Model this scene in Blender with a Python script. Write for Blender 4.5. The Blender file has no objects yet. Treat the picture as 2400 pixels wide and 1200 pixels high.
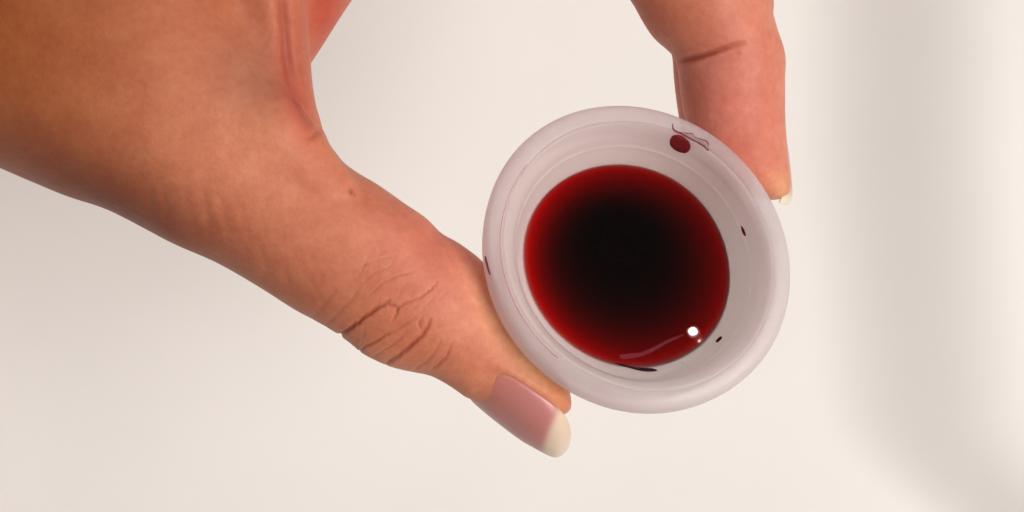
import bpy, bmesh, math, random
import numpy as np
from mathutils import Vector, Matrix
from mathutils.bvhtree import BVHTree

random.seed(4); np.random.seed(4)
sc = bpy.context.scene
COL = sc.collection

# ------------------------------------------------------------------ camera
Z0 = 0.20                      # height of the cup's rim above the bottom of the basin (m)
D = 0.28                       # camera height above the rim
K = 0.143 / D / 2400.0         # metres per photo pixel per metre of distance
cam_d = bpy.data.cameras.new('camera')
cam_d.sensor_width = 36.0
cam_d.lens = 36.0 * D / 0.143
cam_d.clip_start = 0.01
cam_d.clip_end = 20
cam_d.dof.use_dof = True
cam_d.dof.focus_distance = D + 0.002
cam_d.dof.aperture_fstop = 80.0
cam = bpy.data.objects.new('camera', cam_d)
cam.location = (0, 0, Z0 + D)
COL.objects.link(cam)
sc.camera = cam

# ------------------------------------------------------------------ light
w = bpy.data.worlds.new('World'); sc.world = w; w.use_nodes = True
bg = w.node_tree.nodes['Background']
bg.inputs[0].default_value = (1.0, 0.95, 0.91, 1)
bg.inputs[1].default_value = 0.20

def area(name, loc, target, size, power, col):
    l = bpy.data.lights.new(name, 'AREA'); l.shape = 'DISK'; l.size = size
    l.energy = power; l.color = col
    o = bpy.data.objects.new(name, l); COL.objects.link(o)
    o.location = loc
    o.rotation_euler = (Vector(target) - Vector(loc)).to_track_quat('-Z', 'Y').to_euler()
    return o
area('ceiling_lamp', (0.60, -0.14, 1.12), (0.02, 0, 0.1), 0.62, 12.9, (1.0, 0.945, 0.885))
area('cool_fill', (0.10, 0.90, 0.75), (0.0, 0, 0.15), 0.45, 1.6, (0.93, 0.92, 1.0))  # added fill light, tints the shaded sides a cool lilac
pl = bpy.data.lights.new('spot_bulb', 'POINT'); pl.energy = 0.20; pl.shadow_soft_size = 0.0012
pl.color = (1, 0.95, 0.9)
plo = bpy.data.objects.new('spot_bulb', pl); COL.objects.link(plo)

sc.view_settings.view_transform = 'Standard'
sc.view_settings.look = 'None'
sc.view_settings.exposure = 0.0
sc.view_settings.gamma = 1.0
sc.render.engine = 'CYCLES'
sc.cycles.use_denoising = True
sc.cycles.max_bounces = 16
sc.cycles.transparent_max_bounces = 16
sc.cycles.diffuse_bounces = 6

# ------------------------------------------------------------------ helpers
def P(px, py, z):
    """photo pixel + height relative to the rim plane (m) -> world point"""
    s = K * (D - z)
    return np.array([(px - 1200.0) * s, (600.0 - py) * s, Z0 + z])

def to_px(co):
    """world points (n,3) -> photo pixels (n,2)"""
    s = K * (Z0 + D - co[:, 2])
    return np.stack([1200.0 + co[:, 0] / s, 600.0 - co[:, 1] / s], 1)

def mesh_obj(name, verts, faces, mat=None, parent=None, smooth=True):
    me = bpy.data.meshes.new(name)
    me.from_pydata([tuple(v) for v in verts], [], [tuple(f) for f in faces])
    me.update()
    if smooth:
        me.polygons.foreach_set('use_smooth', [True] * len(me.polygons))
    o = bpy.data.objects.new(name, me); COL.objects.link(o)
    if mat: me.materials.append(mat)
    if parent: o.parent = parent
    return o

def tag(o, label, cat, group=None):
    o['label'] = label; o['category'] = cat
    if group: o['group'] = group

def new_mat(name):
    m = bpy.data.materials.new(name); m.use_nodes = True
    nt = m.node_tree; nt.nodes.clear()
    out = nt.nodes.new('ShaderNodeOutputMaterial')
    return m, nt, out

def N(nt, typ, **kw):
    n = nt.nodes.new(typ)
    for k, v in kw.items():
        if k.startswith('i_'):
            key = k[2:].replace('_', ' ')
            n.inputs[key].default_value = v
        else:
            setattr(n, k, v)
    return n

def catmull(pts, n):
    """resample rows of pts with a centripetal-ish Catmull-Rom, n samples per span"""
    pts = np.asarray(pts, float)
    ext = np.vstack([2 * pts[0] - pts[1], pts, 2 * pts[-1] - pts[-2]])
    out = []
    for i in range(1, len(ext) - 2):
        p0, p1, p2, p3 = ext[i - 1], ext[i], ext[i + 1], ext[i + 2]
        for t in np.linspace(0, 1, n, endpoint=False):
            out.append(0.5 * ((2 * p1) + (-p0 + p2) * t + (2 * p0 - 5 * p1 + 4 * p2 - p3) * t * t
                              + (-p0 + 3 * p1 - 3 * p2 + p3) * t ** 3))
    out.append(ext[-2])
    return np.array(out)

# ------------------------------------------------------------------ materials
def mat_skin():
    m, nt, out = new_mat('skin')
    L = nt.links.new
    tc = N(nt, 'ShaderNodeTexCoord')
    b = N(nt, 'ShaderNodeBsdfPrincipled')
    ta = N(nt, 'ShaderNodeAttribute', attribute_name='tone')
    # blotchy variation
    n1 = N(nt, 'ShaderNodeTexNoise', i_Scale=160.0, i_Detail=4.0, i_Roughness=0.6)
    n2 = N(nt, 'ShaderNodeTexNoise', i_Scale=900.0, i_Detail=3.0, i_Roughness=0.6)
    L(tc.outputs['Object'], n1.inputs['Vector']); L(tc.outputs['Object'], n2.inputs['Vector'])
    mx = N(nt, 'ShaderNodeMix', data_type='RGBA', blend_type='MULTIPLY'); mx.inputs[0].default_value = 1.0
    cr = N(nt, 'ShaderNodeValToRGB')
    cr.color_ramp.elements[0].position = 0.3; cr.color_ramp.elements[0].color = (0.90, 0.80, 0.78, 1)
    cr.color_ramp.elements[1].position = 0.7; cr.color_ramp.elements[1].color = (1.05, 1.08, 1.08, 1)
    L(n1.outputs['Fac'], cr.inputs['Fac'])
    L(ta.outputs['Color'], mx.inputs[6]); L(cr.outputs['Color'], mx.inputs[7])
    mx2 = N(nt, 'ShaderNodeMix', data_type='RGBA', blend_type='MULTIPLY'); mx2.inputs[0].default_value = 1.0
    cr2 = N(nt, 'ShaderNodeValToRGB')
    cr2.color_ramp.elements[0].position = 0.3; cr2.color_ramp.elements[0].color = (0.93, 0.88, 0.87, 1)
    cr2.color_ramp.elements[1].position = 0.7; cr2.color_ramp.elements[1].color = (1.03, 1.05, 1.05, 1)
    L(n2.outputs['Fac'], cr2.inputs['Fac'])
    L(mx.outputs[2], mx2.inputs[6]); L(cr2.outputs['Color'], mx2.inputs[7])
    L(mx2.outputs[2], b.inputs['Base Color'])
    b.inputs['Roughness'].default_value = 0.52
    b.inputs['IOR'].default_value = 1.4
    b.inputs['Specular IOR Level'].default_value = 0.35
    b.inputs['Subsurface Weight'].default_value = 0.65
    b.inputs['Subsurface Radius'].default_value = (1.0, 0.35, 0.2)
    b.inputs['Subsurface Scale'].default_value = 0.0016
    # fine skin relief
    v = N(nt, 'ShaderNodeTexVoronoi', feature='DISTANCE_TO_EDGE', i_Scale=1500.0)
    L(tc.outputs['Object'], v.inputs['Vector'])
    n3 = N(nt, 'ShaderNodeTexNoise', i_Scale=1300.0, i_Detail=5.0, i_Roughness=0.65)
    L(tc.outputs['Object'], n3.inputs['Vector'])
    add = N(nt, 'ShaderNodeMath', operation='MULTIPLY_ADD'); add.inputs[1].default_value = 0.25
    L(v.outputs['Distance'], add.inputs[0]); L(n3.outputs['Fac'], add.inputs[2])
    bp = N(nt, 'ShaderNodeBump', i_Strength=0.38, i_Distance=0.00025)
    L(add.outputs[0], bp.inputs['Height']); L(bp.outputs['Normal'], b.inputs['Normal'])
    L(b.outputs[0], out.inputs['Surface'])
    return m

def mat_nail():
    m, nt, out = new_mat('nail')
    L = nt.links.new
    b = N(nt, 'ShaderNodeBsdfPrincipled')
    ta = N(nt, 'ShaderNodeAttribute', attribute_name='tone')
    L(ta.outputs['Color'], b.inputs['Base Color'])
    b.inputs['Roughness'].default_value = 0.33
    b.inputs['Subsurface Weight'].default_value = 0.5
    b.inputs['Subsurface Radius'].default_value = (1.0, 0.5, 0.4)
    b.inputs['Subsurface Scale'].default_value = 0.001
    tc = N(nt, 'ShaderNodeTexCoord')
    n3 = N(nt, 'ShaderNodeTexNoise', i_Scale=300.0, i_Detail=2.0)
    L(tc.outputs['Object'], n3.inputs['Vector'])
    bp = N(nt, 'ShaderNodeBump', i_Strength=0.15, i_Distance=0.0004)
    L(n3.outputs['Fac'], bp.inputs['Height']); L(bp.outputs['Normal'], b.inputs['Normal'])
    L(b.outputs[0], out.inputs['Surface'])
    return m

def mat_silicone(name, stain, clean=(0.93, 0.85, 0.865, 1)):
    m, nt, out = new_mat(name)
    L = nt.links.new
    b = N(nt, 'ShaderNodeBsdfPrincipled')
    tc = N(nt, 'ShaderNodeTexCoord')
    n1 = N(nt, 'ShaderNodeTexNoise', i_Scale=95.0, i_Detail=5.0, i_Roughness=0.6, i_Distortion=0.6)
    L(tc.outputs['Object'], n1.inputs['Vector'])
    cr = N(nt, 'ShaderNodeValToRGB')
    cr.color_ramp.elements[0].position = 0.42; cr.color_ramp.elements[0].color = clean
    cr.color_ramp.elements[1].position = 0.78; cr.color_ramp.elements[1].color = stain
    L(n1.outputs['Fac'], cr.inputs['Fac'])
    L(cr.outputs['Color'], b.inputs['Base Color'])
    b.inputs['Roughness'].default_value = 0.30
    b.inputs['IOR'].default_value = 1.41
    b.inputs['Subsurface Weight'].default_value = 1.0
    b.inputs['Subsurface Radius'].default_value = (1.0, 0.9, 0.85)
    b.inputs['Subsurface Scale'].default_value = 0.005
    b.inputs['Transmission Weight'].default_value = 0.18
    n2 = N(nt, 'ShaderNodeTexNoise', i_Scale=420.0, i_Detail=4.0)
    L(tc.outputs['Object'], n2.inputs['Vector'])
    rr = N(nt, 'ShaderNodeMapRange'); rr.inputs['To Min'].default_value = 0.22; rr.inputs['To Max'].default_value = 0.45
    L(n2.outputs['Fac'], rr.inputs['Value']); L(rr.outputs[0], b.inputs['Roughness'])
    bp = N(nt, 'ShaderNodeBump', i_Strength=0.12, i_Distance=0.0003)
    L(n2.outputs['Fac'], bp.inputs['Height']); L(bp.outputs['Normal'], b.inputs['Normal'])
    tl = N(nt, 'ShaderNodeBsdfTranslucent'); tl.inputs['Color'].default_value = (0.97, 0.88, 0.87, 1)
    ms = N(nt, 'ShaderNodeMixShader'); ms.inputs[0].default_value = 0.38
    L(b.outputs[0], ms.inputs[1]); L(tl.outputs[0], ms.inputs[2])
    tp = N(nt, 'ShaderNodeBsdfTransparent'); tp.inputs['Color'].default_value = (0.97, 0.93, 0.94, 1)
    ms2 = N(nt, 'ShaderNodeMixShader'); ms2.inputs[0].default_value = 0.32     # the frosted silicone lets some of what is behind show through
    L(ms.outputs[0], ms2.inputs[1]); L(tp.outputs[0], ms2.inputs[2])
    L(ms2.outputs[0], out.inputs['Surface'])
    return m

def mat_liquid():
    m, nt, out = new_mat('red_liquid')
    L = nt.links.new
    tr = N(nt, 'ShaderNodeBsdfTransparent')
    gl = N(nt, 'ShaderNodeBsdfGlossy', distribution='BECKMANN'); gl.inputs['Roughness'].default_value = 0.02
    fr = N(nt, 'ShaderNodeFresnel'); fr.inputs['IOR'].default_value = 1.34
    mx = N(nt, 'ShaderNodeMixShader')
    L(fr.outputs[0], mx.inputs[0]); L(tr.outputs[0], mx.inputs[1]); L(gl.outputs[0], mx.inputs[2])
    L(mx.outputs[0], out.inputs['Surface'])
    va = N(nt, 'ShaderNodeVolumeAbsorption')
    va.inputs['Color'].default_value = (0.938, 0.0, 0.0, 1)
    va.inputs['Density'].default_value = 3500.0
    L(va.outputs[0], out.inputs['Volume'])
    return m

def mat_drop(name, col, rough=0.5, alpha=1.0):
    m, nt, out = new_mat(name)
    b = N(nt, 'ShaderNodeBsdfPrincipled')
    tc = N(nt, 'ShaderNodeTexCoord')
    n1 = N(nt, 'ShaderNodeTexNoise', i_Scale=700.0, i_Detail=3.0)
    nt.links.new(tc.outputs['Object'], n1.inputs['Vector'])
    mx = N(nt, 'ShaderNodeMix', data_type='RGBA')
    mx.inputs[6].default_value = (*col, 1)
    mx.inputs[7].default_value = (col[0] * 1.7, col[1] * 2.0, col[2] * 2.0, 1)
    nt.links.new(n1.outputs['Fac'], mx.inputs[0])
    nt.links.new(mx.outputs[2], b.inputs['Base Color'])
    b.inputs['Roughness'].default_value = rough
    b.inputs['Alpha'].default_value = alpha
    b.inputs['Specular IOR Level'].default_value = 0.25
    nt.links.new(b.outputs[0], out.inputs['Surface'])
    return m

def mat_ceramic():
    m, nt, out = new_mat('ceramic')
    L = nt.links.new
    b = N(nt, 'ShaderNodeBsdfPrincipled')
    tc = N(nt, 'ShaderNodeTexCoord')
    n1 = N(nt, 'ShaderNodeTexNoise', i_Scale=14.0, i_Detail=4.0)
    L(tc.outputs['Object'], n1.inputs['Vector'])
    cr = N(nt, 'ShaderNodeValToRGB')
    cr.color_ramp.elements[0].position = 0.3; cr.color_ramp.elements[0].color = (0.80, 0.785, 0.765, 1)
    cr.color_ramp.elements[1].position = 0.7; cr.color_ramp.elements[1].color = (0.84, 0.825, 0.805, 1)
    L(n1.outputs['Fac'], cr.inputs['Fac']); L(cr.outputs[0], b.inputs['Base Color'])
    b.inputs['Roughness'].default_value = 0.45
    b.inputs['Specular IOR Level'].default_value = 0.3
    L(b.outputs[0], out.inputs['Surface'])
    return m

M_SKIN, M_NAIL = mat_skin(), mat_nail()
M_RIM = mat_silicone('silicone_rim', (0.84, 0.68, 0.74, 1))
M_BODY = mat_silicone('silicone_body', (0.90, 0.79, 0.74, 1), (0.94, 0.865, 0.845, 1))
M_LIQ = mat_liquid()
M_DROP = mat_drop('dried_red', (0.11, 0.004, 0.006))
M_SMEAR = mat_drop('thin_red', (0.15, 0.012, 0.018), 0.45, 0.9)
M_DARK = mat_drop('clotted_red', (0.03, 0.002, 0.008), 0.25)
M_FAINT = mat_drop('faint_pink', (0.42, 0.13, 0.17), 0.4, 0.6)
M_REFLECTION = mat_drop('pink_reflection', (0.24, 0.045, 0.065), 0.3, 0.38)  # tint that stands in for a soft reflection on the liquid
M_CER = mat_ceramic()

# ------------------------------------------------------------------ basin
def build_basin():
    nx, ny = 300, 200
    xs = np.linspace(-0.30, 0.30, nx); ys = np.linspace(-0.24, 0.24, ny)
    def ss(a, b, v):
        t = np.clip((v - a) / (b - a), 0, 1); return t * t * t * (t * (6 * t - 15) + 10)
    verts = []
    for y in ys:
        for x in xs:
            # near-flat floor that rounds up into a side wall at the right, then a ledge
            xe = x - 0.05 * ss(-0.03, -0.10, y) + 0.004 * math.sin(y * 20)
            h = 0.017 * ss(0.068, 0.118, xe) + 0.16 * ss(0.17, 0.25, x)
            h += 0.16 * ss(0.17, 0.25, abs(y)) * (1 if y > 0 else 0.7) + 0.16 * ss(0.2, 0.29, -x)
            h += 0.018 * ss(-0.02, -0.14, y)
            h -= 0.010 * math.exp(-((x - 0.02) ** 2 + y * y) / 0.012)
            verts.append((x, y, h + 0.012))
    faces = [(j * nx + i, j * nx + i + 1, (j + 1) * nx + i + 1, (j + 1) * nx + i)
             for j in range(ny - 1) for i in range(nx - 1)]
    o = mesh_obj('washbasin', verts, faces, M_CER)
    md = o.modifiers.new('thick', 'SOLIDIFY'); md.thickness = 0.01; md.offset = -1
    tag(o, 'smooth white ceramic basin spread out below the hand', 'basin')
    return o
build_basin()

# ------------------------------------------------------------------ cup
RC = 21.5                                       # mean outer rim radius, mm
SA, SB = 382 * K * D * 1000 / RC, 345 * K * D * 1000 / RC      # pinched: long / short half axes
c0 = P(1499, 597, 0)
ax = Vector((-0.7071, 0.7071, 0))               # long axis in the picture plane (up-left / down-right)
tilt_axis_dir = Vector((0.095, 0.155, 1.0)).normalized()   # mouth leans slightly up-right
zc = tilt_axis_dir
xc = (ax - zc * ax.dot(zc)).normalized()
yc = zc.cross(xc)
CUP = Matrix(((xc.x, yc.x, zc.x, c0[0]), (xc.y, yc.y, zc.y, c0[1]), (xc.z, yc.z, zc.z, c0[2]), (0, 0, 0, 1)))
BASE = -0.052
cup = bpy.data.objects.new('menstrual_cup', None); COL.objects.link(cup)
cup.empty_display_size = 0.01
CUPB = CUP @ Matrix.Translation((0, 0, BASE))
cup.matrix_world = CUPB
tag(cup, 'translucent white silicone cup with thick rim pinched between thumb and finger', 'cup')

def bend(z):
    t = max(0.0, (-z - 12.0) / 24.0) ** 1.2          # the squeezed lower half leans over a little
    u = min(1.0, max(0.0, -z / 12.0)); u = u * u * (3 - 2 * u)
    return -0.28 * u + 3.4 * t, 1.15 * u - 8.6 * t

def lathe(name, prof, mat, parent, nseg=192, close=True, wob=0.0):
    """prof: (r, z) in mm in cup space, revolved with the pinched ellipse"""
    verts, faces = [], []
    m = len(prof)
    for i in range(nseg):
        a = 2 * math.pi * i / nseg
        w_ = 1 + wob * (math.sin(3 * a + 1) + 0.6 * math.sin(5 * a + 2.2))
        for r, z in prof:
            f = min(1, max(0, 1 - (-z) / 45)) if z < 0 else 1   # the pinch fades towards the base
            sa = 1 + (SA - 1) * (0.35 + 0.65 * f); sb = 1 + (SB - 1) * (0.35 + 0.65 * f)
            bx, by = bend(z)
            verts.append(((r * w_ * math.cos(a) * sa + bx) / 1000, (r * w_ * math.sin(a) * sb + by) / 1000, z / 1000 - BASE))
    for i in range(nseg):
        for j in range(m if close else m - 1):
            k = (j + 1) % m; i2 = (i + 1) % nseg
            faces.append((i * m + j, i2 * m + j, i2 * m + k, i * m + k))
    o = mesh_obj(name, verts, faces, mat, parent)
    bm = bmesh.new(); bm.from_mesh(o.data)
    bmesh.ops.remove_doubles(bm, verts=bm.verts, dist=1e-6)
    bmesh.ops.recalc_face_normals(bm, faces=bm.faces)
    bm.to_mesh(o.data); bm.free()
    for p in o.data.polygons: p.use_smooth = True
    return o

def dense(pts, n=5):
    return [tuple(p) for p in catmull(pts, n)]

rim_prof = dense([(18.93, -0.35), (19.0, 0.02), (19.25, 0.12), (20.1, 0.02), (20.9, -0.30), (21.38, -1.0), (21.5, -2.4),
                  (21.2, -5.2), (20.3, -6.4), (19.3, -6.8)], 4) + dense([(18.97, -6.4), (18.97, -3.5), (18.95, -0.8)], 2)[:-1]
inner = [(18.98, -0.25), (18.8, -0.10), (18.5, -0.16), (18.1, -0.6), (17.6, -1.3), (17.2, -2.2), (16.95, -3.3), (16.80, -4.3), (16.52, -4.65), (16.58, -5.1),
         (16.5, -6.0), (16.15, -8.0), (15.6, -10.4), (15.05, -12.3), (13.7, -14.4), (11.8, -17.4), (9.6, -21.8), (7.4, -27), (5.2, -32), (3.2, -35.2), (1.2, -36.1), (0.02, -36.2)]
outer = [(0.02, -39.5), (2.0, -39.2), (4.4, -38.0), (6.8, -34.0), (9.0, -28.5), (11.4, -22.8), (13.8, -18.2), (16.2, -14), (17.9, -10.5), (18.6, -8.2), (18.95, -6.9), (19.0, -4.0), (19.0, -0.9)]
inner_d = dense(inner, 4)
body_prof = inner_d + dense(outer, 3)
cup_rim = lathe('rim', rim_prof, M_RIM, cup, wob=0.0016)
cup_body = lathe('body', body_prof, M_BODY, cup, wob=0.0016)
stem_prof = dense([(0.02, -39.0), (2.4, -39.2), (2.0, -41), (1.8, -46), (2.2, -50), (1.6, -51.6), (0.02, -52.0)], 4)
lathe('stem', stem_prof, M_BODY, cup, nseg=48, close=False)

# ------------------------------------------------------------------ liquid in the cup
def build_liquid():
    prof = np.array(inner_d)[::-1]              # z increasing
    zs, rs = prof[:, 1], prof[:, 0]
    inv = CUP.inverted()
    up = (inv.to_3x3() @ Vector((0, 0, 1)))     # gravity in cup space
    lev = -12.2
    def top(x, y): return lev - (up.x * x + up.y * y) / up.z
    nseg = 192
    verts, faces = [], []
    rings_top = [0.0, 0.3, 0.55, 0.75, 0.87, 0.93, 0.95, 0.958, 0.965, 0.972, 0.979, 0.986, 0.993, 1.0]
    rings_bot = np.linspace(0, 1, 26)[1:]
    # bottom rings follow the wall, 0.06 mm inside it
    for i in range(nseg):
        a = 2 * math.pi * i / nseg
        zt = lev
        w_ = 1 + 0.0016 * (math.sin(3 * a + 1) + 0.6 * math.sin(5 * a + 2.2))
        def xy(r, z):
            f = min(1, max(0, 1 - (-z) / 45))
            return (r * w_ * math.cos(a) * (1 + (SA - 1) * (0.35 + 0.65 * f)), r * w_ * math.sin(a) * (1 + (SB - 1) * (0.35 + 0.65 * f)))
        for _ in range(5):
            r = np.interp(zt, zs, rs); x, y = xy(r, zt); bx, by = bend(zt); zt = top(x + bx, y + by)
        r_e = np.interp(zt + 0.15, zs, rs) + 0.05
        for t in rings_top:
            x, y = xy(r_e * t, zt); b0, b1 = bend(lev), bend(zt); x += b0[0] + (b1[0] - b0[0]) * t * t; y += b0[1] + (b1[1] - b0[1]) * t * t
            dist = (1 - t) * r_e
            verts.append((x / 1000, y / 1000, (top(x, y) + 0.05 * math.exp(-(dist / 0.28) ** 2)) / 1000 - BASE))
        for t in rings_bot:
            z = zt + (-36.1 - zt) * t
            r = (np.interp(z, zs, rs) + 0.05) if t < 1 else 0.02
            x, y = xy(r, z); bx, by = bend(z)
            verts.append(((x + bx) / 1000, (y + by) / 1000, z / 1000 - BASE))
    m = len(rings_top) + len(rings_bot)
    for i in range(nseg):
        i2 = (i + 1) % nseg
        for j in range(m - 1):
            faces.append((i * m + j, i * m + j + 1, i2 * m + j + 1, i2 * m + j))
    o = mesh_obj('liquid', verts, faces, M_LIQ)
    bm = bmesh.new(); bm.from_mesh(o.data)
    bmesh.ops.remove_doubles(bm, verts=bm.verts, dist=2e-5)
    bmesh.ops.recalc_face_normals(bm, faces=bm.faces)
    bm.to_mesh(o.data); bm.free()
    for p in o.data.polygons: p.use_smooth = True
    o.matrix_world = CUPB
    tag(o, 'dark red liquid filling the translucent cup', 'liquid')
    return o
liquid = build_liquid()
bpy.context.view_layer.update()

# the bulb whose image sits on the liquid as one bright dot
lp = P(1624, 777, -0.0122)
cpos = np.array([0, 0, Z0 + D])
d = lp - cpos; d[2] = -d[2]; d = d / d[2]
plo.location = tuple(lp + d * 1.05)

# ------------------------------------------------------------------ spots and smears on the cup
def bvh_of(objs):
    vs, fs = [], []
    for o in objs:
        k = len(vs); mw = o.matrix_world
        vs += [mw @ v.co for v in o.data.vertices]
        fs += [[k + i for i in p.vertices] for p in o.data.polygons]
    return BVHTree.FromPolygons(vs, fs)
cup_bvh = bvh_of([cup_rim, cup_body])
liq_bvh = bvh_of([liquid])

def cast(bvh, px, py):
    o = Vector((0, 0, Z0 + D)); p = Vector(P(px, py, -0.05))
    hit, nrm, idx, dist = bvh.ray_cast(o, (p - o).normalized())
    if nrm is not None and nrm.dot(p - o) > 0: nrm = -nrm
    return hit, nrm

def spot(name, outline, hgt, mat, label, cat, bvh=cup_bvh, n=40):
    """a raised drop or smear: outline in photo pixels laid onto the surface below it"""
    pts = np.asarray(outline, float)
    cl = catmull(np.vstack([pts, pts[:1]]), 6)[:-1]
    # spine for long shapes: shrink towards nearest point of the principal axis
    cen = cl.mean(0)
    u, s_, vt = np.linalg.svd(cl - cen)
    axd = vt[0]; half = np.abs((cl - cen) @ axd).max()
    wid = max(1e-3, np.abs((cl - cen) @ vt[1]).max())
    spine = []
    for c in cl:
        t = (c - cen) @ axd
        t = np.clip(t, -max(half - wid, 0), max(half - wid, 0))
        # centre of the shape at this t
        tt = (cl - cen) @ axd
        near = cl[np.abs(tt - t) < max(wid * 0.6, half * 0.12)]
        off = (((near - cen) @ vt[1]).max() + ((near - cen) @ vt[1]).min()) / 2 if len(near) else 0
        spine.append(cen + axd * t + vt[1] * off)
    spine = np.array(spine)
    levels = [(1.0, -0.6), (1.0, 0.04), (0.85, 0.5), (0.6, 0.85), (0.3, 1.0), (0.0, 1.05)]
    verts, faces = [], []
    m = len(cl)
    for f, hh in levels:
        for c, q in zip(cl, spine):
            p = q + (c - q) * f
            hit, nrm = cast(bvh, *p)
            if hit is None: hit, nrm = Vector(P(p[0], p[1], -0.008)), Vector((0, 0, 1))
            verts.append(tuple(hit + nrm * hgt * hh))
    for k in range(len(levels) - 1):
        for i in range(m):
            j = (i + 1) % m
            faces.append((k * m + i, k * m + j, (k + 1) * m + j, (k + 1) * m + i))
    o = mesh_obj(name, verts, faces, mat)
    c = np.mean(np.array([v[:] for v in verts]), 0)
    for v in o.data.vertices: v.co -= Vector(c)
    o.location = c
    tag(o, label, cat)
    return o

spot('blood_drop', [(1570, 328), (1577, 318), (1592, 316), (1608, 324), (1618, 338), (1616, 352), (1604, 359), (1584, 353), (1571, 341)],
     0.00006, M_DROP, 'round dark red drop inside the rim below a jagged smear', 'drop')
def strip(name, path, hgt, mat, label, cat, bvh=cup_bvh):
    """a thin stain along a line: (x, y, half width up, half width down) in photo pixels, laid onto the surface"""
    c = catmull(path, 6)
    verts, faces = [], []
    prof = [(-1, -0.5), (-0.9, 0.3), (0, 1), (0.9, 0.3), (1, -0.5)]
    for k in range(len(c)):
        t = c[min(k + 1, len(c) - 1), :2] - c[max(k - 1, 0), :2]; t = t / max(np.hypot(*t), 1e-9)
        nn = np.array([t[1], -t[0]])
        for a, h in prof:
            p = c[k, :2] + nn * (a * c[k, 2] if a > 0 else a * c[k, 3])
            hit, nrm = cast(bvh, *p)
            verts.append(tuple(hit + nrm * hgt * h))
    m = len(prof)
    for k in range(len(c) - 1):
        for i in range(m - 1):
            faces.append((k * m + i, k * m + i + 1, (k + 1) * m + i + 1, (k + 1) * m + i))
    o = mesh_obj(name, verts, faces, mat)
    q = np.mean(np.array(verts), 0)
    for v in o.data.vertices: v.co -= Vector(q)
    o.location = q
    tag(o, label, cat)
    return o
strip('blood_smear', [(1577, 290, 1, 1), (1577, 299, 1.5, 2), (1581, 306, 3, 2), (1592, 311, 2.5, 2), (1606, 317, 7, 3), (1617, 323, 13, 3), (1624, 327, 9, 3), (1636, 333, 10, 3),
                      (1646, 339, 14, 3), (1652, 343, 13, 3), (1656, 348, 5, 3), (1661, 353, 1, 1)],
      0.00008, M_SMEAR, 'jagged thin red smear on the rim above the round drop', 'smear')
ang_ = np.linspace(math.radians(140), math.radians(232), 24)
strip('blood_smear', [(1493 + (319 + 18 * math.cos(2 * (t - math.radians(135)))) * math.cos(t), 602 - (319 + 18 * math.cos(2 * (t - math.radians(135)))) * math.sin(t),
                       0.5 + 1.0 * abs(math.sin(5 * t)), 0.5 + 0.8 * abs(math.sin(3.3 * t))) for t in ang_],
      0.00003, M_FAINT, 'hairline pink stain following the ridge of the rim above the thumb', 'smear')
spot('blood_smear', [(1440, 851), (1460, 854), (1485, 860), (1512, 862), (1528, 863), (1541, 868), (1524, 871), (1500, 869), (1470, 861), (1450, 855)],
     0.00010, M_DARK, 'long thin blackish red smear under the pale streak on the liquid', 'smear')
spot('blood_drop', [(1736, 529), (1741, 533), (1746, 543), (1748, 553), (1743, 551), (1738, 541)],
     0.00008, M_DROP, 'tiny slim red drop on the inner wall', 'drop')
spot('blood_drop', [(1677, 799), (1683, 792), (1690, 788), (1692, 793), (1686, 799), (1680, 803)],
     0.00008, M_DARK, 'tiny dark brown speck on the inner wall beside the bright glint', 'drop')
spot('blood_smear', [(1138, 600), (1142, 612), (1146, 628), (1150, 644), (1146, 640), (1141, 625), (1137, 610)],
     0.00012, M_SMEAR, 'faint pink smear on the outer rim against the thumb', 'smear')
spot('meniscus_reflection', [(1450, 832), (1470, 829), (1500, 826), (1530, 814), (1560, 798), (1590, 787), (1604, 784), (1590, 793), (1562, 806), (1534, 822), (1506, 835), (1474, 841), (1456, 841)],
     0.00010, M_REFLECTION, 'pale pink reflection drawn as a streak across the red liquid', 'streak', bvh=liq_bvh)  # reflection along the meniscus, modelled as a tinted strip

# ------------------------------------------------------------------ hand
def loft(stations, nsub=8, nring=40, power=2.0, cap=True):
    """stations: (Lx,Ly,Rx,Ry, zc mm, th mm): both silhouette points in photo pixels, height of the middle, half thickness"""
    st = catmull(np.asarray(stations, float), nsub)
    rings = []
    for lx, ly, rx, ry, z, th in st:
        a, b = P(lx, ly, z / 1000), P(rx, ry, z / 1000)
        c, u = (a + b) / 2, (b - a) / 2
        ring = []
        for i in range(nring):
            t = 2 * math.pi * i / nring
            ct, sn = math.cos(t), math.sin(t)
            e = 2.0 / power
            x = math.copysign(abs(ct) ** e, ct); y = math.copysign(abs(sn) ** e, sn)
            ring.append(c + u * x + np.array([0, 0, th / 1000 * y]))
        rings.append(ring)
    return np.array(rings)

def ring_mesh(rings, base):
    ns, nr, _ = rings.shape
    verts = rings.reshape(-1, 3).tolist()
    faces = []
    for s in range(ns - 1):
        for i in range(nr):
            j = (i + 1) % nr
            faces.append((base + s * nr + i, base + s * nr + j, base + (s + 1) * nr + j, base + (s + 1) * nr + i))
    verts.append(rings[0].mean(0).tolist()); verts.append(rings[-1].mean(0).tolist())
    c0_, c1_ = base + ns * nr, base + ns * nr + 1
    for i in range(nr):
        j = (i + 1) % nr
        faces.append((c0_, base + j, base + i)); faces.append((c1_, base + (ns - 1) * nr + i, base + (ns - 1) * nr + j))
    return verts, faces

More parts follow.
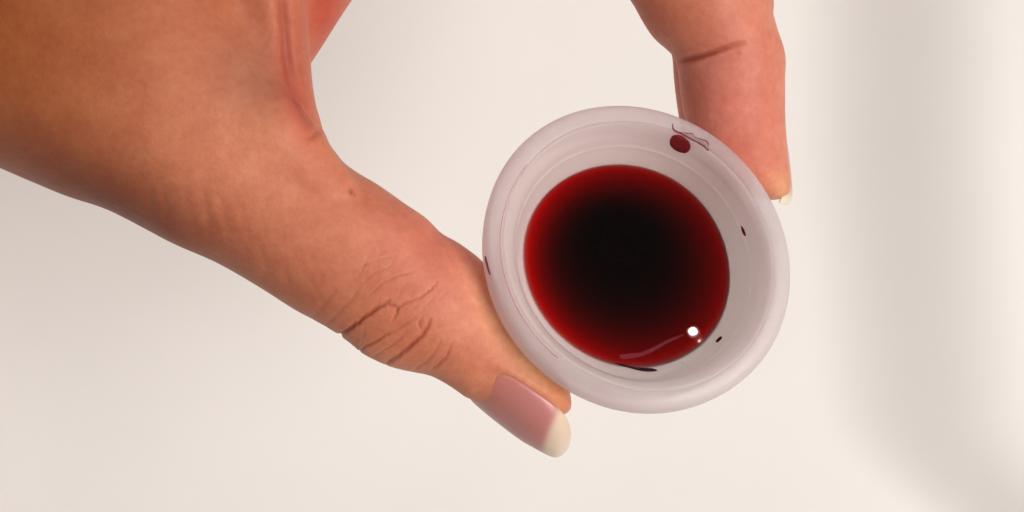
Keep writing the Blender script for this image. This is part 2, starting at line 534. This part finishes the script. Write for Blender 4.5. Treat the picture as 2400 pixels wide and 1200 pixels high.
thumb_st = [
    (-700, 30, -200, -900, -26, 24), (-350, 232, 120, -560, -22, 24), (0, 395, 430, -190, -17, 21.5), (140, 455, 560, -40, -15, 19.5), (240, 489, 655, 100, -13.5, 17.5),
    (330, 532, 712, 190, -12, 15.5), (410, 578, 742, 255, -11, 13.6), (500, 613, 760, 312, -10.5, 12.2), (600, 671, 800, 376, -10, 11.0), (700, 730, 885, 433, -9.5, 10.3),
    (760, 763, 952, 478, -9.2, 10.0), (797, 785, 1000, 512, -9, 9.9), (822, 806, 1034, 546, -9, 9.9), (848, 828, 1066, 563, -9, 9.9), (882, 846, 1098, 584, -9, 9.8),
    (922, 861, 1128, 608, -9, 9.6), (960, 870, 1152, 640, -9, 9.2), (1005, 879, 1178, 690, -9.1, 8.7), (1040, 896, 1205, 742, -9.4, 8.1), (1078, 921, 1238, 792, -9.8, 7.6),
    (1116, 950, 1275, 838, -10.2, 7.2), (1156, 984, 1306, 868, -10.5, 7.0), (1196, 1014, 1328, 895, -10.8, 6.6), (1232, 1030, 1338, 925, -11, 6.0), (1262, 1030, 1340, 962, -11.2, 5.0),
    (1284, 1016, 1335, 978, -11.6, 3.3), (1300, 1005, 1322, 988, -11.8, 1.4)]
index_st = [
    (600, 330, 260, 0, -30, 10), (725, 152, 430, -140, -27, 12), (822, 0, 540, -290, -24, 12), (905, -118, 640, -450, -21, 12), (1010, -225, 800, -610, -18, 11.5), (1150, -285, 1120, -700, -13, 11),
    (1310, -215, 1480, -580, -9, 10.5), (1410, -95, 1690, -290, -9, 9.8), (1478, 0, 1795, -50, -9.5, 9.4), (1505, 46, 1808, 25, -9.8, 9.2), (1534, 88, 1822, 72, -10, 9.0), (1562, 114, 1835, 112, -10.3, 8.6), (1580, 134, 1840, 142, -10.6, 8.4), (1590, 170, 1838, 185, -11, 8.3),
    (1602, 260, 1839, 262, -11.6, 8.2), (1625, 330, 1844, 350, -12.2, 7.8), (1665, 395, 1850, 405, -12.6, 7.0), (1712, 440, 1851, 436, -12.8, 6.0), (1765, 462, 1846, 456, -12.9, 4.4), (1800, 468, 1834, 464, -13, 2.4), (1812, 468, 1826, 466, -13, 1.0)]
middle_st = [
    (560, 260, 200, -60, -48, 12), (800, -120, 480, -360, -46, 12), (1000, -260, 780, -620, -42, 11), (1160, -300, 1140, -690, -38, 10), (1330, -205, 1480, -560, -35, 9.5), (1440, -80, 1730, -260, -34, 9), (1530, 36, 1806, -30, -33, 8.8), (1562, 90, 1811, 40, -32, 8.6),
    (1574, 130, 1806, 130, -32, 8.4), (1580, 190, 1795, 200, -32, 8.2), (1590, 262, 1790, 270, -32, 8.0), (1604, 330, 1780, 345, -32, 7.4), (1640, 385, 1762, 392, -32, 5.8), (1680, 405, 1730, 406, -32, 2.8), (1696, 410, 1712, 410, -32, 1.0)]
forearm_st = [(-2700, -900, -2150, -1950, -36, 27), (-1600, -390, -1000, -1420, -32, 24), (-850, -30, -180, -1120, -29, 22), (-350, 215, 250, -820, -27, 22), (0, 330, 500, -500, -25, 16)]
palm_st = [
    (-150, -1110, 350, -1110, -34, 6), (-500, -1040, 560, -1040, -33, 17), (-700, -900, 700, -900, -30, 24), (-600, -500, 690, -500, -26, 25), (-560, -200, 690, -250, -22, 24), (-500, 0, 694, -40, -19, 20), (-300, 120, 700, 110, -17, 15), (0, 220, 715, 220, -16, 12), (250, 330, 735, 320, -15, 9), (400, 420, 740, 400, -15, 5)]
web_st = [
    (460, -420, 716, -420, -16, 10), (500, -250, 720, -250, -14, 9.5), (520, -100, 722, -100, -12.6, 9.0), (545, 0, 722, 0, -12, 8.4), (580, 80, 724, 80, -11.6, 7.4), (615, 160, 729, 162, -11.2, 6.2), (650, 220, 737, 226, -10.9, 5.4),
    (700, 270, 748, 282, -10.8, 4.6), (722, 315, 770, 334, -10.6, 4.4), (748, 350, 794, 368, -10.6, 3.8), (775, 385, 812, 396, -10.6, 2.6)]
bulge_st = [(400, 470, 480, 180, -2.5, 3.2), (470, 440, 590, 170, -1.6, 4.2), (560, 430, 690, 220, -1.8, 4.6), (640, 450, 740, 290, -2.6, 4.2), (720, 500, 800, 380, -3.2, 3.4), (790, 540, 850, 450, -3.4, 2.2)]

def nail_borders():
    low = catmull([(1092, 906), (1105, 934), (1140, 966), (1180, 998), (1222, 1029), (1262, 1052), (1290, 1066), (1308, 1068), (1324, 1056), (1332, 1040)], 6)
    up_ = catmull([(1118, 872), (1150, 865), (1184, 874), (1218, 892), (1252, 914), (1282, 934), (1305, 952), (1324, 974), (1333, 996), (1336, 1022)], 6)
    return low, up_

def refine(me):
    """finer faces where the skin is folded"""
    bm = bmesh.new(); bm.from_mesh(me)
    s_ = K
    def inside(v):
        if v.co.z < Z0 - 0.013: return False
        q = K * (Z0 + D - v.co.z); x, y = 1200 + v.co.x / q, 600 - v.co.y / q
        return (770 < x < 1090 and 560 < y < 900) or (1570 < x < 1770 and 80 < y < 170)
    ins = [v for v in bm.verts if inside(v)]
    st = set(ins)
    edges = [e for e in {e for v in ins for e in v.link_edges} if e.verts[0] in st and e.verts[1] in st]
    bmesh.ops.subdivide_edges(bm, edges=edges, cuts=2, use_grid_fill=True)
    bmesh.ops.triangulate(bm, faces=[f for f in bm.faces if len(f.verts) > 4])
    bm.to_mesh(me); bm.free(); me.update()
    return me

def build_hand():
    V, F = [], []
    thumb_r = loft(thumb_st, 6, 48, 2.15)
    for rings in (thumb_r, loft(index_st, 6, 44, 2.1), loft(middle_st, 5, 36), loft(palm_st, 6, 44, 2.4), loft(forearm_st, 6, 44), loft(web_st, 6, 28), loft(bulge_st, 5, 28)):
        v, f = ring_mesh(rings, len(V)); V += v; F += f
    tmp = mesh_obj('tmp_hand', V, F)
    bm = bmesh.new(); bm.from_mesh(tmp.data); bmesh.ops.recalc_face_normals(bm, faces=bm.faces); bm.to_mesh(tmp.data); bm.free()
    md = tmp.modifiers.new('r', 'REMESH'); md.mode = 'VOXEL'; md.voxel_size = VOX; md.adaptivity = 0
    dg = bpy.context.evaluated_depsgraph_get()
    me = bpy.data.meshes.new_from_object(tmp.evaluated_get(dg))
    bpy.data.objects.remove(tmp)
    me = refine(me)
    n = len(me.vertices)
    co = np.empty(n * 3); me.vertices.foreach_get('co', co); co = co.reshape(-1, 3)
    ed = np.empty(len(me.edges) * 2, int); me.edges.foreach_get('vertices', ed); ed = ed.reshape(-1, 2)
    full_deg = np.bincount(ed.ravel(), minlength=n)
    def relax(co, sel, iters, amount, weight=None):
        """plain Laplacian smoothing of the selected vertices only"""
        idx = np.full(n, -1); ids = np.where(sel)[0]; idx[ids] = np.arange(len(ids))
        e = idx[ed]; e = e[(e >= 0).all(1)]
        m = len(ids)
        deg = np.bincount(e.ravel(), minlength=m).astype(float)
        w_ = (np.ones(m) if weight is None else weight[ids]) * amount * (deg >= 3) * (deg >= full_deg[ids])
        deg = np.maximum(deg, 1); w_ = w_ / deg
        for k in range(3):
            a = co[ids, k].copy()
            for _ in range(iters):
                sm = np.bincount(e[:, 0], a[e[:, 1]], m) + np.bincount(e[:, 1], a[e[:, 0]], m)
                a = a + w_ * (sm - a * deg)
            co[ids, k] = a
        return co
    px = to_px(co)
    infr = (px[:, 0] > -120) & (px[:, 0] < 2000) & (px[:, 1] > -120) & (co[:, 2] > Z0 - 0.045)
    co = relax(co, np.ones(n, bool), 4, 0.5)
    co = relax(co, infr, 6, 0.5)
    fine = (px[:, 0] > 765) & (px[:, 0] < 1095) & (px[:, 1] > 555) & (px[:, 1] < 905) | (px[:, 0] > 1565) & (px[:, 0] < 1775) & (px[:, 1] > 75) & (px[:, 1] < 175)
    co = relax(co, fine & (co[:, 2] > Z0 - 0.015), 40, 0.6)
    # extra softening where hand, thumb base and web run together
    wgt = np.maximum(np.clip((700 - px[:, 0]) / 160, 0, 1), np.clip((692 - px[:, 0]) / 40, 0, 1) * (px[:, 1] < 230))
    co = relax(co, infr & (wgt > 0) & (co[:, 2] > Z0 - 0.025), 130, 0.8, wgt)
    def normals(c):
        me.vertices.foreach_set('co', c.ravel()); me.update()
        nn = np.empty(n * 3); me.vertex_normals.foreach_get('vector', nn); return nn.reshape(-1, 3)
    nr = normals(co)
    px = to_px(co)
    zr = (co[:, 2] - Z0) * 1000
    face_up = np.clip(nr[:, 2] * 2.0 + 0.6, 0, 1) * (zr > -24)
    MM = 1e-3

    def dist_poly(pts, n=10):
        """distance (px) to a polyline, position along it 0..1, signed side"""
        c = catmull(pts, n)
        best = np.full(len(px), 1e9); tt = np.zeros(len(px)); side = np.zeros(len(px))
        lo, hi = c.min(0) - 80, c.max(0) + 80
        m = np.where((px[:, 0] > lo[0]) & (px[:, 0] < hi[0]) & (px[:, 1] > lo[1]) & (px[:, 1] < hi[1]))[0]
        q = px[m]
        for i in range(len(c) - 1):
            a, b = c[i], c[i + 1]; ab = b - a
            t = np.clip(((q - a) @ ab) / max(ab @ ab, 1e-9), 0, 1)
            pr = a + t[:, None] * ab
            dd = np.hypot(*(q - pr).T)
            up = dd < best[m]
            mu = m[up]
            best[mu] = dd[up]; tt[mu] = (i + t[up]) / (len(c) - 1)
            side[mu] = np.sign(ab[0] * (q[up, 1] - a[1]) - ab[1] * (q[up, 0] - a[0]))
        return best, tt, side

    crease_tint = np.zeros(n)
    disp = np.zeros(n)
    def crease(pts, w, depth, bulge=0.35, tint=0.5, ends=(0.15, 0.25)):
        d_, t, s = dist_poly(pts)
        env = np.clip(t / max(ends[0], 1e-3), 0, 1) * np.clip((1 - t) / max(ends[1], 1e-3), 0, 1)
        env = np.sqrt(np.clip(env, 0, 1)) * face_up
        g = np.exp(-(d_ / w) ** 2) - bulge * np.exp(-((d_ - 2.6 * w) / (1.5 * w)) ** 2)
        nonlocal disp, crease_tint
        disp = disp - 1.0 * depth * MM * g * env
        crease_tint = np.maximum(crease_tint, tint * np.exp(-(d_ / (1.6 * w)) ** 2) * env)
    # folds over the thumb joint
    rj = np.random.RandomState(5)
    def wavy(pts, amp):
        c = catmull(pts, 4)
        return c + rj.normal(0, amp, c.shape)
    for pts, w, dep, tint, ends in (
            ([(790, 788), (812, 776), (838, 756), (865, 736), (885, 722), (903, 712), (914, 700)], 3.8, 0.62, 0.85, (0.02, 0.4)),
            ([(905, 712), (918, 716), (930, 724), (926, 740), (916, 757)], 3.0, 0.30, 0.4, (0.2, 0.4)),
            ([(926, 728), (945, 713), (965, 705), (992, 692), (1010, 677), (1028, 655)], 2.6, 0.26, 0.3, (0.15, 0.3)),
            ([(840, 825), (866, 806), (890, 794), (908, 784), (928, 777)], 3.0, 0.34, 0.45, (0.02, 0.4)),
            ([(902, 852), (922, 843), (942, 828), (968, 806), (990, 784), (1004, 760), (1008, 742)], 3.8, 0.50, 0.75, (0.08, 0.4)),
            ([(988, 775), (982, 758), (990, 744)], 2.6, 0.18, 0.25, (0.2, 0.4)),
            ([(1012, 866), (1032, 850), (1048, 832), (1058, 802)], 3.0, 0.24, 0.4, (0.08, 0.4)),
            ([(968, 868), (1000, 846), (1022, 818), (1036, 790)], 3.0, 0.14, 0.2, (0.1, 0.4)),
            ([(922, 778), (948, 762), (978, 742)], 2.6, 0.16, 0.2, (0.2, 0.4)),
            ([(870, 836), (900, 820), (932, 798), (955, 775)], 2.6, 0.16, 0.2, (0.1, 0.4)),
            ([(826, 637), (860, 617), (900, 606), (932, 600)], 2.8, 0.12, 0.08, (0.2, 0.4)),
            ([(842, 668), (875, 641), (915, 622)], 2.8, 0.10, 0.08, (0.2, 0.4)),
            ([(862, 698), (890, 668), (930, 646), (968, 640)], 2.8, 0.12, 0.1, (0.2, 0.4))):
        crease(wavy(pts, 0.8), w * 1.15, dep * 0.66, 0.10, tint, ends)
    # the small skin lines between them
    for i in range(46):
        x0, y0 = rj.uniform(800, 1050), rj.uniform(620, 880)
        ang = math.radians(rj.normal(-42, 16)); ln = rj.uniform(20, 60)
        dx, dy = math.cos(ang) * ln, math.sin(ang) * ln
        crease(wavy([(x0, y0), (x0 + dx * .5, y0 + dy * .5 + 2), (x0 + dx, y0 + dy)], 0.8), 3.0, rj.uniform(0.012, 0.04), 0.1, 0.05)
    crease([(760, 766), (790, 735), (825, 700), (845, 668)], 6, 0.10, 0.2, 0.1)
    crease([(728, 748), (760, 712), (790, 676)], 6, 0.08, 0.2, 0.1)
    # fold of the index finger's end joint
    crease([(1584, 146), (1608, 139), (1643, 132), (1682, 119), (1721, 106), (1750, 100)], 6, 0.55, 0.15, 0.9, (0.35, 0.5))
    crease([(1640, 150), (1690, 138), (1735, 124)], 9, 0.15, 0.2, 0.15)
    crease([(1650, 300), (1720, 280), (1790, 282)], 14, 0.10, 0.3, 0.1)
    # fold between web and thumb base
    crease([(660, -30), (668, 60), (676, 140), (692, 210), (712, 262), (742, 320)], 13, 0.8, 0.15, 0.9, (0.05, 0.3))
    crease([(752, 296), (735, 318), (712, 330)], 7, 0.3, 0.3, 0.3, (0.02, 0.4))
    # slanting fine lines over the shaded lower side of the thumb base
    rng = np.random.RandomState(11)
    for i in range(34):
        x0 = rng.uniform(330, 780); yl = np.interp(x0, [0, 235, 500, 800], [397, 487, 612, 785])
        y1 = yl - rng.uniform(4, 90); ln = rng.uniform(60, 140)
        ang = math.radians(rng.uniform(64, 82))
        dx, dy = -math.cos(ang) * ln, -math.sin(ang) * ln
        j = rng.uniform(-7, 7)
        crease([(x0, y1), (x0 + dx * .5 + j, y1 + dy * .5), (x0 + dx, y1 + dy)], rng.uniform(6, 9), rng.uniform(0.02, 0.055), 0.3, 0.05)
    co = co + nr * disp[:, None]
    # bed of the thumbnail, set in below the skin fold
    lo_, up2 = nail_borders()
    mid = (lo_ + up2) / 2
    near = np.where((px[:, 0] > 1060) & (px[:, 0] < 1360) & (px[:, 1] > 840) & (px[:, 1] < 1090) & (zr > -19))[0]
    for v_ in near:
        q = px[v_]
        i = int(np.argmin(((mid - q) ** 2).sum(1)))
        ab = up2[i] - lo_[i]; fr = float((q - lo_[i]) @ ab / (ab @ ab))
        end = np.clip((i - 1) / 11.0, 0, 1) if i < len(mid) - 1 else 1
        f = np.clip((1.02 - fr) / 0.10, 0, 1) * end
        co[v_] -= nr[v_] * 0.0008 * f
    sel = np.zeros(n, bool); sel[near] = True
    co = relax(co, sel, 6, 0.6)
    # soft lumps
    lum = (np.sin(co[:, 0] * 420 + 1.3 * np.sin(co[:, 1] * 300)) * np.sin(co[:, 1] * 380 + 2 * np.sin(co[:, 2] * 310))) * 0.00007
    co = co + nr * lum[:, None]
    nr = normals(co)

    # ---- skin colour (pigment and blood, with some shade painted in)
    base = np.array([0.610, 0.225, 0.128])
    tone = np.tile(base, (n, 1))
    def blob(x, y, rx, ry, col, amt, ang=0):
        nonlocal tone
        c_, s_ = math.cos(math.radians(ang)), math.sin(math.radians(ang))
        dx, dy = px[:, 0] - x, px[:, 1] - y
        u, v = dx * c_ + dy * s_, -dx * s_ + dy * c_
        g = (amt * np.exp(-((u / rx) ** 2 + (v / ry) ** 2)))[:, None]
        tone = tone * (1 - g) + np.array(col) * g
    RED = (0.66, 0.19, 0.13); TAN_SHADE = (0.35, 0.098, 0.020); PALE = (0.90, 0.56, 0.31); PINK = (0.72, 0.265, 0.190)
    blob(-60, 60, 560, 420, TAN_SHADE, 0.9)                 # tanned wrist side, with the shadow over it painted in
    blob(250, 480, 420, 110, (0.17, 0.034, 0.009), 0.88, 28)  # shading of the turned-away lower side, painted as a dark band
    blob(560, 300, 160, 130, (0.70, 0.29, 0.16), 0.6)
    blob(610, 170, 110, 100, (0.36, 0.155, 0.105), 0.6)  # blue-grey shadow next to the web, put into the skin tone
    blob(1010, 640, 230, 110, PINK, 0.75, 40)         # flushed thumb joint
    blob(1060, 580, 120, 60, RED, 0.5, 35)
    blob(1232, 800, 150, 48, PALE, 0.95, 52)          # pressed white beside the cup
    blob(1320, 920, 40, 50, (0.72, 0.30, 0.16), 0.8)
    blob(920, 800, 120, 60, (0.58, 0.19, 0.10), 0.6, 30)
    blob(1720, 250, 180, 330, (0.70, 0.265, 0.200), 0.95)   # flushed finger
    blob(1680, 240, 70, 50, RED, 0.5); blob(1760, 330, 80, 90, RED, 0.5)
    blob(1835, 455, 30, 50, (0.74, 0.38, 0.20), 0.8)
    blob(1620, 40, 120, 80, (0.50, 0.15, 0.08), 0.5)
    blob(770, 40, 60, 130, (0.52, 0.09, 0.055), 0.85)  # reddish palm in the gap, its shadow painted in as well
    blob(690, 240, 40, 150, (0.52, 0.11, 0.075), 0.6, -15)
    blob(823, 450, 6, 7, (0.22, 0.06, 0.035), 0.85)   # small mole
    blob(832, 458, 5, 4, (0.25, 0.07, 0.035), 0.5)
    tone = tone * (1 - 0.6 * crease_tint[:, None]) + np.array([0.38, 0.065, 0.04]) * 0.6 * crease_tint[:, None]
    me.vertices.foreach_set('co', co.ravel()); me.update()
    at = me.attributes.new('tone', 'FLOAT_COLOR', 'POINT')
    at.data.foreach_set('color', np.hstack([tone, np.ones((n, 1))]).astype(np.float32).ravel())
    me.polygons.foreach_set('use_smooth', [True] * len(me.polygons))
    me.materials.clear(); me.materials.append(M_SKIN)
    me.name = 'hand'
    o = bpy.data.objects.new('hand', me); COL.objects.link(o)
    tag(o, 'bare hand reaching in and pinching the cup between thumb and index finger', 'hand')
    return o

VOX = 0.00034
hand = build_hand()

# ------------------------------------------------------------------ nails
def nail_from_grid(name, grid, tones, thick, label):
    ns, nv, _ = grid.shape
    verts = grid.reshape(-1, 3)
    faces = [(i * nv + j, i * nv + j + 1, (i + 1) * nv + j + 1, (i + 1) * nv + j) for i in range(ns - 1) for j in range(nv - 1)]
    o = mesh_obj(name, verts, faces, M_NAIL, hand)
    me = o.data
    if sum(p.normal.z for p in me.polygons) < 0: me.flip_normals()
    at = me.attributes.new('tone', 'FLOAT_COLOR', 'POINT')
    at.data.foreach_set('color', np.hstack([tones.reshape(-1, 3), np.ones((ns * nv, 1))]).astype(np.float32).ravel())
    md = o.modifiers.new('thick', 'SOLIDIFY'); md.thickness = thick; md.offset = 0
    md2 = o.modifiers.new('smooth', 'SUBSURF'); md2.levels = 1; md2.render_levels = 1
    if label: o['label'] = label
    return o

def thumb_nail():
    # two borders of the plate in photo pixels: outer one runs along the thumb's silhouette, inner one along the nail fold
    low, up_ = nail_borders()
    nv = 22
    grid = np.zeros((len(low), nv, 3)); tones = np.zeros((len(low), nv, 3))
    for i in range(len(low)):
        s = i / (len(low) - 1)
        for j in range(nv):
            v = j / (nv - 1)
            th = math.radians(-28 + 118 * v)          # arc over the plate: side of the thumb -> towards the viewer
            f = (math.sin(th) - math.sin(math.radians(-28))) / (1 - math.sin(math.radians(-28)))
            # pixel fraction follows the arc: silhouettes where th=0
            a0 = 1 - math.cos(th)
            fr = a0 if th > 0 else a0
            p = low[i] + (up_[i] - low[i]) * fr
            z = -11.2 + 7.9 * (1 - 0.6 * s ** 5) * math.sin(th) - 0.5 * s - 1.3 * s ** 3 - 1.3 * max(0.0, 1 - s / 0.14) ** 2
            grid[i, j] = P(p[0], p[1], z / 1000)
            # pink bed, pale free edge
            pxx, pyy = p
            e = (pxx - 1302) + 0.30 * (pyy - 960) + 10 * math.sin(v * 3.0) - 8
            edge = 1 / (1 + math.exp(-e / 3.5))
            bed = np.array([0.50, 0.205, 0.190]) * (1 - 0.15 * math.exp(-((s - 0.05) / 0.12) ** 2)) + np.array([0.03, 0.0, 0.0]) * v
            root = max(0.0, 1 - max(0.0, s - 0.12) / 0.30) ** 1.4
            bed = bed * (1 - root) + np.array([0.52, 0.165, 0.105]) * root
            tones[i, j] = bed * (1 - edge) + np.array([0.74, 0.59, 0.46]) * edge
    return nail_from_grid('thumbnail', grid, tones, 0.00045, 'pink thumbnail with a pale grown-out edge')
thumb_nail()

def finger_nail():
    st = catmull([(1836, 330, 0.0), (1843, 380, 0.3), (1848, 430, 0.7), (1848, 462, 0.9), (1840, 481, 1.0)], 6)
    nv = 12
    grid = np.zeros((len(st), nv, 3)); tones = np.zeros((len(st), nv, 3))
    for i, (x, y, s) in enumerate(st):
        wz = 5.2 * (1 - 0.35 * max(0, s - 0.7) / 0.3)
        for j in range(nv):
            v = -1 + 2 * j / (nv - 1)
            grid[i, j] = P(x + 5 - 20 * v * v, y - 6 * v * v * s, (-14.0 + wz * v) / 1000)
            edge = 1 / (1 + math.exp(-(s - 0.86) / 0.03))
            tones[i, j] = np.array([0.66, 0.34, 0.27]) * (1 - edge) + np.array([0.86, 0.75, 0.58]) * edge
    return nail_from_grid('fingernail', grid, tones, 0.00045, None)
finger_nail()
